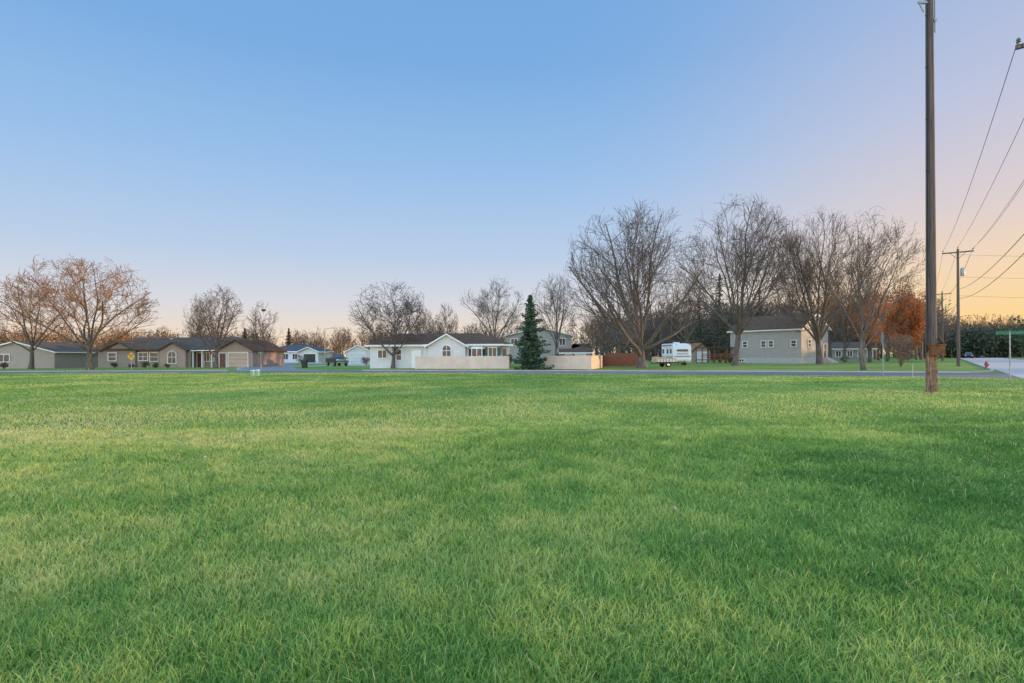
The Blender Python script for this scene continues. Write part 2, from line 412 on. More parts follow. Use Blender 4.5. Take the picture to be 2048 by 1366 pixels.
sheet('driveway',[(WX(474,80),80),(WX(504,80),80),(WX(522,62),61.5),(WX(478,62),61.5)],.014,'concrete')
sheet('driveway',[(WX(650,92),93),(WX(740,95),96),(WX(735,88),86),(-37,84)],.02,'concrete')
sheet('driveway',[(WX(612,139),139),(WX(640,139),139),(WX(655,118),118),(WX(612,118),118)],.02,'concrete')

# ---------- house parts ----------
def walls(mb,x0,x1,y0,y1,h,rise=0,axis='x',m=0,z0=0):
    if axis=='x': pts=[(y0,z0),(y1,z0),(y1,h),((y0+y1)/2,h+rise),(y0,h)]; mb.prof(pts,x0,x1,'x',m)
    else: pts=[(x0,z0),(x1,z0),(x1,h),((x0+x1)/2,h+rise),(x0,h)]; mb.prof(pts,y0,y1,'y',m)
def groof(mb,x0,x1,y0,y1,h,rise,axis='x',oh=.45,t=.16):
    a0,a1=(y0,y1) if axis=='x' else (x0,x1); b0,b1=(x0-oh,x1+oh) if axis=='x' else (y0-oh,y1+oh)
    c=(a0+a1)/2; sl=rise/(c-a0); h=h+.01
    for e,s_ in((a0-oh,1),(a1+oh,-1)):
        ze=h-oh*sl; zr=h+rise
        pb=[(e,b0,ze),(c,b0,zr),(c,b1,zr),(e,b1,ze)]
        if axis=='x': pb=[(q[1],q[0],q[2]) for q in pb]
        mb.hexa(pb,[(q[0],q[1],q[2]+t) for q in pb],[1,0,1,1,1,1])
def hroof(mb,x0,x1,y0,y1,h,rise,oh=.5,iL=None,iR=None,t=.2):
    X0,X1,Y0,Y1=x0-oh,x1+oh,y0-oh,y1+oh; yc=(y0+y1)/2; hd=(Y1-Y0)/2
    iL=hd if iL is None else iL; iR=hd if iR is None else iR
    mb.add([(X0,Y0,h+t),(X1,Y0,h+t),(X1,Y1,h+t),(X0,Y1,h+t),(X0+iL,yc,h+rise+t),(X1-iR,yc,h+rise+t),(X0,Y0,h),(X1,Y0,h),(X1,Y1,h),(X0,Y1,h)],
      [(0,1,5,4),(1,2,5),(2,3,4,5),(3,0,4),(6,7,1,0),(7,8,2,1),(8,9,3,2),(9,6,0,3),(9,8,7,6)],[0,0,0,0,1,1,1,1,1])
def window(p,x,y,z,w_,h_,cols=2,rows=1,rot=0,arch=False,shut=None):
    g=MB()
    if arch:
        pts=[(-w_/2,-h_/2),(w_/2,-h_/2)]+[(w_/2*math.cos(t),h_/2-w_/2+w_/2*math.sin(t)) for t in np.linspace(0,math.pi,9)]
        g.prof(pts,-.02,.02,'y')
    else: g.box(-w_/2,w_/2,-.02,.02,-h_/2,h_/2)
    o=obj('window',g,['glass'],parent=p,loc=(x,y,z),rot=rot)
    f=MB(); t=.085
    if arch:
        for i in range(8):
            a,b=i*math.pi/8,(i+1)*math.pi/8; r0,r1=w_/2,w_/2+t; zc=h_/2-w_/2
            q=[(r0*math.cos(a),r0*math.sin(a)+zc),(r1*math.cos(a),r1*math.sin(a)+zc),(r1*math.cos(b),r1*math.sin(b)+zc),(r0*math.cos(b),r0*math.sin(b)+zc)]
            f.hexa([(u,.03,v) for u,v in q],[(u,-.07,v) for u,v in q])
        f.box(-w_/2-t,-w_/2,-.07,.03,-h_/2,h_/2-w_/2); f.box(w_/2,w_/2+t,-.07,.03,-h_/2,h_/2-w_/2); f.box(-w_/2-t,w_/2+t,-.08,.03,-h_/2-t,-h_/2)
        f.box(-.025,.025,-.05,-.021,-h_/2,h_/2)
        f.box(-w_/2,w_/2,-.049,-.022,-.03,.03)
    else:
        f.box(-w_/2-t,w_/2+t,-.07,.03,h_/2,h_/2+t); f.box(-w_/2-t,w_/2+t,-.09,.03,-h_/2-t,-h_/2)
        f.box(-w_/2-t,-w_/2,-.07,.03,-h_/2,h_/2); f.box(w_/2,w_/2+t,-.07,.03,-h_/2,h_/2)
        for i in range(1,cols): 
            xx=-w_/2+w_*i/cols; f.box(xx-.03,xx+.03,-.05,-.021,-h_/2,h_/2)
        for i in range(1,rows):
            zz=-h_/2+h_*i/rows; f.box(-w_/2,w_/2,-.048,-.022,zz-.025,zz+.025)
    obj('frame',f,['white'],parent=o)
    if shut:
        for s_ in(-1,1):
            q=MB(); xx=s_*(w_/2+t+.22)
            q.box(xx-.2,xx+.2,-.05,.02,-h_/2-.05,h_/2+.05)
            for k in range(6): zz=-h_/2+(k+.5)*h_/6; q.box(xx-.15,xx+.15,-.065,-.05,zz-.04,zz+.04)
            obj('shutter',q,[shut],parent=o)
    return o
def door(p,x,y,w_,h_,m='door_br',z=0,name='door',cas='white',rot=0):
    g=MB(); g.box(-w_/2,w_/2,-.03,.02,0,h_)
    if name=='door':
        for zz in(.25,1.15): 
            for s_ in(-1,1): g.box(s_*w_/4-w_*.17,s_*w_/4+w_*.17,-.045,-.03,zz,min(zz+.7,h_-.1))
    o=obj(name,g,[m],parent=p,loc=(x,y,z),rot=rot)
    f=MB(); t=.1
    f.box(-w_/2-t,-w_/2,-.06,.02,0,h_); f.box(w_/2,w_/2+t,-.06,.02,0,h_); f.box(-w_/2-t,w_/2+t,-.06,.02,h_,h_+t)
    obj('frame',f,[cas],parent=o)
    if name=='door':
        k=MB(); k.cyl((w_/2-.1,-.03,1),(w_/2-.1,-.09,1),.03,n=8); obj('handle',k,['chrome'],parent=o)
    return o
def vent(p,x,y,z):
    q=MB(); q.box(x-.15,x+.15,y-.15,y+.15,z-.3,z+.35); obj('roof_vent',q,['galv'],parent=p)

# A : left gable house
d=81; s=F/d
e=emp('house',(WX(-46,d),d,0),label='beige gabled house with dark shingle roof',cat='house')
W=155/s; q=MB(); walls(q,0,W,0,11,2.3,1.45,'y'); obj('wall',q,['sid_pale'],parent=e)
q=MB(); groof(q,0,W,0,11,2.3,1.45,'y'); obj('roof',q,['shing_dk','white'],parent=e)
window(e,W*.35,-.03,1.5,1.6,1.0)
# B : small far outbuilding
d=150; s=F/d
e=emp('garage',(WX(118,d),d,0),label='small white outbuilding with orange tan roof beyond the lawn',cat='garage')
W=50/s; q=MB(); walls(q,0,W,0,6,2.2,1.2,'x'); obj('wall',q,['sid_white'],parent=e)
q=MB(); groof(q,0,W,0,6,2.2,1.2,'x'); obj('roof',q,['shing_or','white'],parent=e)
door(e,W*.68,-.03,2.4,1.9,'garagew',name='garage_door'); window(e,W*.2,-.03,1.4,.8,.8)
e=emp('playset',(WX(133,100),100,0),label='red-stained wooden playset on the lawn',cat='playset')
q=MB(); 
for a in(0,1.2):
    for b in(0,1.2): q.box(a-.06,a+.06,b-.06,b+.06,0,1.9)
q.box(-.1,1.3,-.1,1.3,.8,.9); obj('frame',q,['redwood'],parent=e)
q=MB(); q.prof([(-.2,1.9),(1.4,1.9),(.6,2.4)],-.2,1.4,'y'); obj('roof',q,['redwood'],parent=e)

# C : ranch house
d=82; s=F/d
e=emp('house',(WX(184,d),d,0),label='long tan ranch house with brown roof and attached garage',cat='house')
X=lambda px:(px-184)/s
q=MB(); walls(q,0,X(448),1.2,11,2.5,0,'x'); q.box(X(318),X(384),-.3,1.19,0,2.5); obj('wall',q,['sid_tan'],parent=e)
q=MB(); walls(q,X(328),X(378),-.9,-.301,2.5,1.0,'y'); obj('wall',q,['brick'],parent=e,label='pale brick entry gable')
q=MB(); hroof(q,0,X(505),1.2,11,2.5,1.85,.5,iL=3.2); groof(q,X(328),X(378),-.9,6,2.5,1.0,'y',.3); groof(q,X(196),X(262),.9,6,2.5,1.15,'y',.3); obj('roof',q,['shing_dk','shing_dk'],parent=e)
q=MB(); walls(q,X(196),X(262),.95,1.195,2.5,1.15,'y'); obj('wall',q,['sid_tan'],parent=e)
q=MB(); walls(q,X(451),X(518),-2.0,9,2.4,1.35,'y'); obj('wall',q,['brick'],parent=e,label='garage wing wall in pale brick')
q=MB(); groof(q,X(451),X(518),-2.0,9,2.4,1.35,'y',.4); obj('roof',q,['shing_br','shing_br'],parent=e,label='gabled garage wing roof')
door(e,X(490),-2.04,2.7,2.05,'garage',name='garage_door')
door(e,X(460),-2.04,.9,2.0,'door_br')
door(e,X(384)+.6,1.15,.9,2.05)
window(e,X(352),-.94,1.5,1.1,1.7,arch=True)
window(e,X(216),.91,1.6,1.1,1.1,1,2); window(e,X(276),1.16,1.6,1.3,1.1,2,2); window(e,X(298),1.16,1.55,1.1,1.2,1,2)
window(e,X(408),1.16,1.5,1.5,1.2,3); window(e,X(430),1.16,1.5,1.1,1.2,2)
for px in(387,405,424,441):
    q=MB(); q.cyl((X(px),-.1,0),(X(px),-.1,2.48),.09,.08); obj('porch_post',q,['white'],parent=e)
q=MB(); q.box(X(384)+.02,X(445),-.35,1.18,2.36,2.49); obj('porch_beam',q,['white'],parent=e)
vent(e,X(300),5.2,4.05); vent(e,X(410),5.2,4.05)
# D : slate roof white house
d=140; s=F/d
e=emp('house',(WX(527,d),d,0),label='white ranch house with slate blue roof down the side street',cat='house')
X=lambda px:(px-527)/s
q=MB(); walls(q,0,X(640),0,9,2.6,0); obj('wall',q,['sid_white'],parent=e)
q=MB(); hroof(q,0,X(640),0,9,2.6,1.7); groof(q,X(600),X(642),-1.5,4,2.6,1.1,'y'); obj('roof',q,['shing_bl','white'],parent=e)
q=MB(); walls(q,X(602),X(640),-1.2,-.01,2.6,1.0,'y'); obj('wall',q,['sid_white'],parent=e)
door(e,X(623),-1.24,2.9,2.1,'black',name='garage_door')
for px,w_,c in((540,1.2,2),(566,2.6,4),(590,1.1,2)): window(e,X(px),-.03,1.5,w_,1.3,c)
# E : white garage
d=98; s=F/d
e=emp('garage',(WX(693,d),d,0),rot=.25,label='white sided garage with grey roof behind the pickup',cat='garage')
q=MB(); walls(q,0,3.9,0,6.5,2.3,1.0,'y'); obj('wall',q,['sid_white'],parent=e)
q=MB(); groof(q,0,3.9,0,6.5,2.3,1.0,'y',.3); obj('roof',q,['shing_bl','white'],parent=e)
door(e,1.9,-.03,2.5,2.0,'garagew',name='garage_door')
# F : main house behind fence
d=68; s=F/d
e=emp('house',(WX(740,d),d,0),label='white ranch house with brown hip roof behind wooden fence',cat='house')
X=lambda px:(px-740)/s
q=MB(); walls(q,0,X(1018),0,10,2.6,0); q.box(X(852),X(1000),-1.6,-.001,0,2.6); obj('wall',q,['sid_white'],parent=e)
q=MB(); hroof(q,0,X(1018),0,10,2.6,1.55,.5,iL=3.0,iR=4.2); hroof(q,X(852)+.5,X(1000),-1.6,6,2.605,1.2,.5); obj('roof',q,['shing_br','white'],parent=e)
q=MB(); walls(q,X(862),X(934),-2.4,-1.601,2.6,1.25,'y'); obj('wall',q,['sid_white'],parent=e,label='front gable wall with arched window')
q=MB(); groof(q,X(862),X(934),-2.4,5,2.6,1.25,'y',.4); obj('roof',q,['shing_br','white'],parent=e,label='front gable roof with white rake boards')
window(e,X(898),-2.44,2.05,.95,1.25,arch=True)
bx=X(956); pts=[(bx-1.0,-1.6),(bx-.6,-2.15),(bx+.6,-2.15),(bx+1.0,-1.6)]
bb=MB(); bb.hexa([(x,y,.6) for x,y in pts],[(x,y,1.1) for x,y in pts],0)
bw=obj('bay_window',bb,['white'],parent=e)
bb=MB(); bb.hexa([(x,y,2.25) for x,y in pts],[(x,y,2.5) for x,y in pts],0); obj('lintel',bb,['white'],parent=bw)
gg=MB(); p2=[(x*.98+bx*.02,y*.98+(-1.6)*.02) for x,y in pts]; gg.hexa([(x,y,1.101) for x,y in p2],[(x,y,2.249) for x,y in p2]); obj('pane',gg,['glass'],parent=bw)
gg=MB()
for x,y in pts+[(bx,-2.15)]: gg.box(x-.04,x+.04,y-.04,y+.04,1.1,2.25)
obj('frame',gg,['white'],parent=bw)
window(e,X(986),-1.64,1.75,.9,1.2,2,1,shut='shut'); window(e,X(1009),-.04,1.75,.5,1.1,1,1)
window(e,X(798),-.03,1.6,.55,1.2,1,2); window(e,X(765),-.03,1.7,1.0,.9,2)
door(e,X(833),-.03,.95,2.05,'white')
vent(e,X(820),4.2,3.95); vent(e,X(850),5.8,4.0)
# G : two storey
d=104; s=F/d
e=emp('house',(WX(1012,d),d,0),label='two storey beige house behind the spruce',cat='house')
q=MB(); walls(q,0,12,0,9,5.0,1.5,'y'); q.box(12.001,15.5,-1,5,0,2.4); obj('wall',q,['sid_beige'],parent=e)
q=MB(); groof(q,0,12,0,9,5.0,1.5,'y'); hroof(q,12.5,15.5,-1,5,2.4,1.0); obj('roof',q,['shing_dk','white'],parent=e)
window(e,10.3,-.03,3.9,1.0,1.2); window(e,1.5,-.03,3.9,1.1,1.2); window(e,10,-.03,1.4,1.6,1.1)
d=84; s=F/d
e=emp('shed',(WX(1122,d),d,0),label='low tan shed with brown roof behind the fence',cat='shed')
q=MB(); walls(q,0,4.3,0,4,1.75,.55,'x'); obj('wall',q,['sid_tan'],parent=e)
q=MB(); groof(q,0,4.3,0,4,1.75,.55,'x',.3); obj('roof',q,['shing_br','white'],parent=e)
window(e,1.1,-.03,1.2,.7,.6); door(e,2.9,-.03,1.4,1.65,'sid_white',name='door')
# H : rotated two-storey house, gable end towards the street
e=emp('house',(WX(1461,93),93,0),rot=-math.radians(53),label='beige two storey house with dark brown roof and gable end',cat='house')
q=MB(); q.box(-.02,11.52,-.02,8.52,0,.85); obj('foundation',q,['found'],parent=e)
q=MB(); walls(q,0,11.5,0,8.5,5.2,2.3,'x',z0=.851); obj('wall',q,['sid_beige'],parent=e)
q=MB(); groof(q,0,11.5,0,8.5,5.2,2.3,'x',.4); obj('roof',q,['shing_br','white'],parent=e)
for x in(2.6,5.7,6.9): window(e,x,-.03,3.0,.7,.9,1,2)
window(e,10.4,-.03,3.0,.7,.9,1,2); window(e,11.53,2.4,3.0,.8,1.0,1,2,rot=math.pi/2); window(e,11.53,4.6,5.4,.7,.8,1,2,rot=math.pi/2); window(e,2,-.05,.45,.8,.35)
door(e,11.55,7.3,.95,2.05,'door_br',z=.86,rot=math.pi/2)
q=MB()
for k in range(5): q.box(11.53,13.2-.28*k,6.6,8.1,.17*k+.001*k,.17*(k+1))
obj('steps',q,['found'],parent=e)
# I dark house
d=112; s=F/d
e=emp('house',(WX(1664,d),d,0),label='low grey house with white windows behind the trees',cat='house')
W=84/s
q=MB(); walls(q,0,W,0,7,2.4,1.2); obj('wall',q,['sid_grey'],parent=e)
q=MB(); groof(q,0,W,0,7,2.4,1.2); obj('roof',q,['shing_dk','white'],parent=e)
for f in(.15,.42,.68,.9): window(e,W*f,-.03,1.4,1.0,1.1)
# garage + pergola
d=108; s=F/d
e=emp('garage',(WX(1386,d),d,0),label='small brown gabled garage with pale door',cat='garage')
q=MB(); walls(q,0,3.3,0,5,2.2,1.3,'y'); obj('wall',q,['brick'],parent=e)
q=MB(); groof(q,0,3.3,0,5,2.2,1.3,'y',.35); obj('roof',q,['shing_or','shing_br'],parent=e)
door(e,1.65,-.03,1.7,1.9,'garagew',name='garage_door')
d=92; s=F/d
e=emp('pergola',(WX(1405,d),d,0),label='dark red wooden deck with railing and canopy',cat='deck')
q=MB()
for i in range(6):
    q.box(i*.98-.07,i*.98+.07,0,.14,0,2.5 if i%2==0 else 1.5)
    q.box(i*.98-.07,i*.98+.07,3,3.14,0,2.5 if i%2==0 else 1.5)
q.box(-.1,5,-.05,3.2,.5,.62); 
for zz in(.95,1.2,1.45): q.box(-.1,5,-.06,-.01,zz,zz+.1)
obj('railing',q,['redwood'],parent=e)
q=MB(); q.box(-.3,5.2,-.3,3.4,2.5,2.62); obj('canopy',q,['shing_dk'],parent=e)

# ---------- fence ----------
def fence(pts,h,label,m='fence',name='fence'):
    e=emp(name,(pts[0][0],pts[0][1],0),label=label,cat='fence')
    for i in range(len(pts)-1):
        a=Vector(pts[i]);b=Vector(pts[i+1]); L=(b-a).length; ang=math.atan2(b.y-a.y,b.x-a.x)
        q=MB(); R=random.Random(i); x=0; pj=0
        while x<L-.07:
            if int(x/2.4)!=int((x-.14)/2.4): pj=R.uniform(-.025,.025)
            hh=h+pj+R.uniform(-.02,.02); q.box(x,x+.132,0+R.uniform(0,.008),.022,.05,hh); x+=.14
        off=a-Vector(pts[0])
        obj('boards',q,[m],parent=e,loc=(off.x,off.y,0),rot=ang)
        q=MB(); x=0
        while x<=L+.01: q.box(x-.05,x+.05,.061,.16,0,h+.05); x+=2.4
        q.box(0,L,.023,.06,.3,.4); q.box(0,L,.023,.06,h-.3,h-.2)
        obj('posts',q,[m],parent=e,loc=(off.x,off.y,0),rot=ang)
def g2(px,d): return (WX(px,d),d)
fence([g2(832,66),g2(831,62.5),g2(1019,60.5)],1.42,'tall pale cedar board fence in front of the white house')
fence([g2(1088,58.5),g2(1182,56),g2(1204,62),g2(1206,75)],1.38,'pale cedar board fence corner past the spruce')
fence([g2(1206,70),g2(1282,68)],1.25,'red stained wooden picket fence behind the maple','redwood')
fence([g2(1215,84),g2(1290,84)],1.7,'red stained wooden fence at the back of the yard','redwood')

# ---------- trees ----------
DN=dict(kids=(0,9,7,5,4))
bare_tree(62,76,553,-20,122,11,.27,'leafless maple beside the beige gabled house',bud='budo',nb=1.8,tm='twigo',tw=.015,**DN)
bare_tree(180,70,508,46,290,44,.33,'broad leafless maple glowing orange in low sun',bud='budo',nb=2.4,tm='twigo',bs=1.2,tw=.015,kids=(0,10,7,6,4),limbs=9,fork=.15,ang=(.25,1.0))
bare_tree(396,100,600,367,432,13,.2,'smaller leafless tree behind the ranch house',bud='bud')
bare_tree(432,74,571,383,486,14,.25,'leafless maple on the ranch house front lawn',bud='bud',**DN)
bare_tree(526,86,603,489,563,15,.15,'slender leafless tree with a bird nest near the driveway',bud='bud',kids=(0,7,5,4,3))
bare_tree(786,67.5,562,702,862,16,.22,'leafless maple in front of the white house',bud='budg',fork=.14,limbs=8,**DN)
bare_tree(842,105,612,812,872,17,.15,'leafless tree behind the white house roof')
bare_tree(888,108,607,862,918,18,.15,'leafless tree behind the white house roof',bud='budg')
bare_tree(990,90,554,918,1052,19,.25,'tall leafless tree between the two houses',bud='budg',**DN)
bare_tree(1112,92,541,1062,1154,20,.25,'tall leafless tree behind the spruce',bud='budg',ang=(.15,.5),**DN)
bare_tree(1180,100,610,1135,1230,27,.2,'leafless tree at the back of the yard')
BK=dict(kids=(0,11,8,6,4))
bare_tree(1284,62,411,1130,1412,21,.45,'massive spreading leafless maple beside the camper',bud='budg',nb=.3,tw=.014,fork=.10,limbs=12,ang=(.25,1.2),**BK)
bare_tree(1471,73,402,1354,1592,22,.40,'tall leafless maple in front of the beige house',bud='budg',nb=.3,tw=.015,fork=.18,limbs=11,ang=(.2,1.05),**BK)
bare_tree(1640,77,424,1542,1732,23,.42,'tall leafless maple beside the house steps',bud='budg',nb=.3,tw=.015,fork=.14,limbs=11,ang=(.2,1.05),**BK)
bare_tree(1728,49,418,1670,1850,24,.2,'slim leafless tree near the road',bud='budg',nb=.3,tw=.010,fork=.18,ang=(.2,.95),limbs=10,kids=(0,9,7,5,4))
bare_tree(1585,102,520,1520,1640,25,.3,'leafless tree behind the beige house',bud='budg',nb=1)
bare_tree(1235,88,560,1180,1300,28,.25,'leafless tree behind the spreading maple',bud='budg',nb=1)
bare_tree(1370,100,540,1310,1440,29,.25,'leafless tree behind the camper',bud='budg',nb=1)
bare_tree(1690,95,520,1650,1760,26,.25,'leafless tree with warm brown twigs',nb=2,tm='twigo')
q=MB(); q.lathe([(.05,-.25),(.3,-.12),(.36,.05),(.3,.12),(.1,.02)],n=10); obj('bird_nest',q,['mulch'],loc=(WX(528,86),86,WZ(528,620,86)),label='dark twig bird nest in a bare tree',cat='nest')

def conifer(px,d,top,wpx,seed,label,m='needle',base=.03,dens=1.0,name='spruce_tree',ragged=.16,pw=.85):
    rng=np.random.default_rng(seed); h=WZ(px,top,d); Rm=wpx/2/F*d
    e=emp(name,(WX(px,d),d,0),label=label,cat='tree')
    q=MB(); q.cyl((0,0,0),(0,0,h*.97),.02*h,.02,8); obj('trunk',q,['bark'],parent=e)
    C=[];S=[];segs=[]
    nb=int(230*dens)
    for i in range(nb):
        t=(i+rng.random())/nb; zz=h*(base+(.985-base)*t)
        lay=.82+.22*math.sin(t*60)
        R=Rm*(1-t)**pw*min(1,.8+t*2.5)*lay*rng.uniform(1-ragged*2.2,1+ragged)+.05; az=i*2.4+rng.uniform(-.3,.3)
        nn=max(4,int(26*R/Rm)); f=np.linspace(.12,1,nn)
        droop=-.28*R*f+.22*R*f*f*1.3
        x=np.cos(az)*R*f; y=np.sin(az)*R*f; zc=zz+droop
        segs.append((0,0,zz,x[-1],y[-1],zc[-1]))
        for k in range(4):
            sprd=.13*R*(1.1-f)+.035
            C.append(np.stack([x+rng.normal(size=nn)*sprd,y+rng.normal(size=nn)*sprd,zc+rng.normal(size=nn)*.05-.05*k],1)); S.append(np.full(nn,.07+.045*Rm/1.9)*rng.uniform(.7,1.3,nn))
    C=np.concatenate(C);S=np.concatenate(S); V,Q=quad_geo(C,S,rng,.5,.45)
    sg=np.array(segs); V2,Q2=seg_geo(sg[:,:3],sg[:,3:],np.full(len(sg),.03),np.full(len(sg),.01),3)
    mi=np.concatenate([np.zeros(len(Q)),np.ones(len(Q2))]); Q2=Q2+len(V)
    fastmesh('crown',np.concatenate([V,V2]),[np.concatenate([Q,Q2])],[m,'bark'],mi,parent=e)
conifer(1061,57,588,92,1,'full green spruce between the fence sections',dens=.9,ragged=.3,pw=.78)
conifer(1440,112,545,76,2,'tall ragged dark pine behind the beige house','pine',dens=.6,name='pine_tree',ragged=.35)
conifer(1398,120,590,60,7,'ragged dark pine behind the garage','pine',dens=.5,name='pine_tree',ragged=.35)
conifer(1520,118,575,60,8,'ragged dark pine behind the beige house roof','pine',dens=.5,name='pine_tree',ragged=.35)
conifer(490,190,655,34,4,'distant dark pine beyond the ranch house','pine',name='pine_tree')
conifer(578,200,655,34,5,'distant dark pine beyond the side street','pine',name='pine_tree')

def leafy(px,d,top,wpx,base_py,seed,label,m,n_=3000,sz=.12,name='shrub',cat='shrub',trunk=True,hollow=.5):
    rng=np.random.default_rng(seed); zt=WZ(px,top,d); zb=max(0,WZ(px,base_py,d)); R=wpx/2/F*d; hz=(zt-zb)/2
    e=emp(name,(WX(px,d),d,0),label=label,cat=cat)
    K=16; cc=rng.normal(size=(K,3)); cc/=np.linalg.norm(cc,axis=1,keepdims=True); cc*=rng.uniform(.25,.68,(K,1))
    idx=rng.integers(0,K,n_); dirs=rng.normal(size=(n_,3)); dirs/=np.linalg.norm(dirs,axis=1,keepdims=True)
    rr=rng.uniform(.2,.5,K)[idx][:,None]*rng.random((n_,1))**.4
    C=(cc[idx]+dirs*rr)*np.array([R,R,hz])+np.array([0,0,zb+hz]); C=C[C[:,2]>.03]
    V,Q=quad_geo(C,rng.uniform(.6,1.3,len(C))*sz,rng)
    fastmesh('crown',V,[Q],[m],parent=e)
    q=MB()
    if zb>.5:
        q.cyl((0,0,0),(0,0,zb+hz),.02*zt+.05,.05,7)
        for k in range(K): q.cyl((0,0,zb*.8),tuple(cc[k]*np.array([R,R,hz])+np.array([0,0,zb+hz])),.06,.02,5)
    else:
        for k in range(K): q.cyl((0,0,0),tuple(cc[k]*np.array([R,R,hz])+np.array([0,0,zb+hz])),.02,.01,4)
    obj('trunk',q,['bark'],parent=e)
leafy(1740,92,560,110,705,31,'oak holding rust coloured leaves in sunset light','rust',7000,.12,'oak_tree','tree')
leafy(1816,98,545,88,718,32,'dense rust coloured tree glowing at sunset','rust',14000,.13,'oak_tree','tree')
leafy(1775,104,572,110,705,33,'rust leaved tree behind the slim bare tree','rust',8000,.12,'oak_tree','tree')
leafy(1660,100,545,80,690,34,'yellow brown budding tree beside the beige house','bud',3500,.1,'budding_tree','tree')
leafy(1802,60,660,80,738,35,'large bare brown shrub by the road corner','bushb',5000,.05)
for px,d,t,w_,m in((230,80,722,16,'bush'),(289,79,721,22,'bush'),(311,79,724,15,'bush'),(262,79,726,14,'bushb'),(8,76,722,20,'bushb'),(335,79,727,12,'bush'),(603,120,706,34,'bushb'),(733,93,707,30,'bushb'),(1017,64,704,22,'bushb'),(1460,84,711,12,'bush'),(1690,100,710,22,'bush')):
    leafy(px,d,t,w_,760,int(px),'rounded green foundation shrub' if m=='bush' else 'bare brown twiggy shrub',m,900,.07)

# ---------- far woods (one mass each) ----------
TPL=[tree_norm(tree_segs(100+i,limbs=6,kids=(0,5,4,2,0),maxl=3,fork=.25,ang=(.2,.7)),1,.6,.02,.003) for i in range(5)]
def wood(name,spots,seed,label,mats=('twig','bud'),leaf=120,tw=.05,ls=.28):
    rng=np.random.default_rng(seed); P0=[];P1=[];R0=[];R1=[];C=[];S=[]
    for (x,y,h) in spots:
        A=TPL[rng.integers(0,5)]; a=rng.uniform(0,6.3); c,s_=math.cos(a),math.sin(a)
        for src,dst in((A[:,:3],P0),(A[:,3:6],P1)):
            dst.append(np.stack([(src[:,0]*c-src[:,1]*s_)*h+x,(src[:,0]*s_+src[:,1]*c)*h+y,src[:,2]*h],1))
        R0.append(np.maximum(A[:,6]*h,tw*.6)); R1.append(np.maximum(A[:,7]*h,tw*.5))
        n_=leaf; cc=rng.normal(size=(n_,3))*np.array([.17,.17,.22])*h+np.array([x,y,h*.5]); cc=cc[(cc[:,2]>.2)&(cc[:,2]<h*.97)]
        C.append(cc); S.append(rng.uniform(.5,1.2,len(cc))*ls)
    V,Q=seg_geo(np.concatenate(P0),np.concatenate(P1),np.concatenate(R0),np.concatenate(R1),3)
    V2,Q2=quad_geo(np.concatenate(C),np.concatenate(S),rng)
    mi=np.concatenate([np.zeros(len(Q)),np.ones(len(Q2))]); Q2=Q2+len(V)
    fastmesh(name,np.concatenate([V,V2]),[np.concatenate([Q,Q2])],list(mats),mi,label=label,cat='wood',kind='stuff')
rng=np.random.default_rng(77)
def spots(px0,px1,d0,d1,n_,topf,jz=(-14,18)):
    out=[]
    for i in range(n_):
        px=rng.uniform(px0,px1); d=rng.uniform(d0,d1); out.append((WX(px,d),d,max(3,WZ(px,topf(px)+rng.uniform(*jz),d))))
    return out
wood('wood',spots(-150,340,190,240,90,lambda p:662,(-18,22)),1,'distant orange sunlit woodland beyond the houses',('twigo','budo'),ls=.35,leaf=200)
wood('wood',spots(300,760,190,260,80,lambda p:670,(-20,22)),11,'distant bare brown woodland beyond the side street',('twig','bud'),ls=.33,leaf=120)
wood('wood',spots(-150,640,200,240,40,lambda p:668,(-18,18)),2,'distant evergreen trees in the woodland',('bark','pine'),260,ls=.45)
wood('wood',spots(740,1180,150,220,90,lambda p:656),3,'bare woodland behind the middle houses',('twig','budg'),ls=.3)
wood('wood',spots(1150,1880,115,165,110,lambda p:610 if p>1350 else 645,(-30,20)),4,'tall thin bare trees behind the big maples',('twig','budg'),leaf=90,ls=.2,tw=.04)
wood('wood',spots(1180,1880,165,210,120,lambda p:640,(-25,20)),5,'shaded woodland edge behind the yards',('bark','bushb'),260,ls=.4)
wood('wood',spots(1330,1700,150,190,28,lambda p:618,(-25,25)),9,'dark evergreens behind the yards',('bark','pine'),380,ls=.4)
wood('wood',spots(1868,2200,190,260,70,lambda p:636+abs(p-1990)*.05),6,'woodland along the far end of the street',('twig','bud'),leaf=180,ls=.4)
wood('wood',spots(1875,2200,160,190,65,lambda p:652,(-10,16)),7,'dark evergreens at the far end of the street',('bark','pine'),420,ls=.45)
sp8=[]  # trees added out of view to keep low sun off the lot
dx_,dy_=math.sin(SUN_AZ),math.cos(SUN_AZ)
for i in range(80):
    a=rng.uniform(80,122); b=rng.uniform(-55,40)
    if 8.5<b<18.5 or 25<b<32: continue  # gaps shaped so strips of sun reach the grass
    sp8.append((a*dx_-b*dy_,a*dy_+b*dx_,rng.uniform(8,12.5)))
for i in range(20):  # more trees added sunward to shade the beige house
    a=rng.uniform(130,152); b=rng.uniform(68,98); sp8.append((a*dx_-b*dy_,a*dy_+b*dx_,rng.uniform(9.5,11)))
wood('wood',sp8,8,'off-frame woodland added on the sunset side for its shade',('bark','pine'),170,ls=.5)

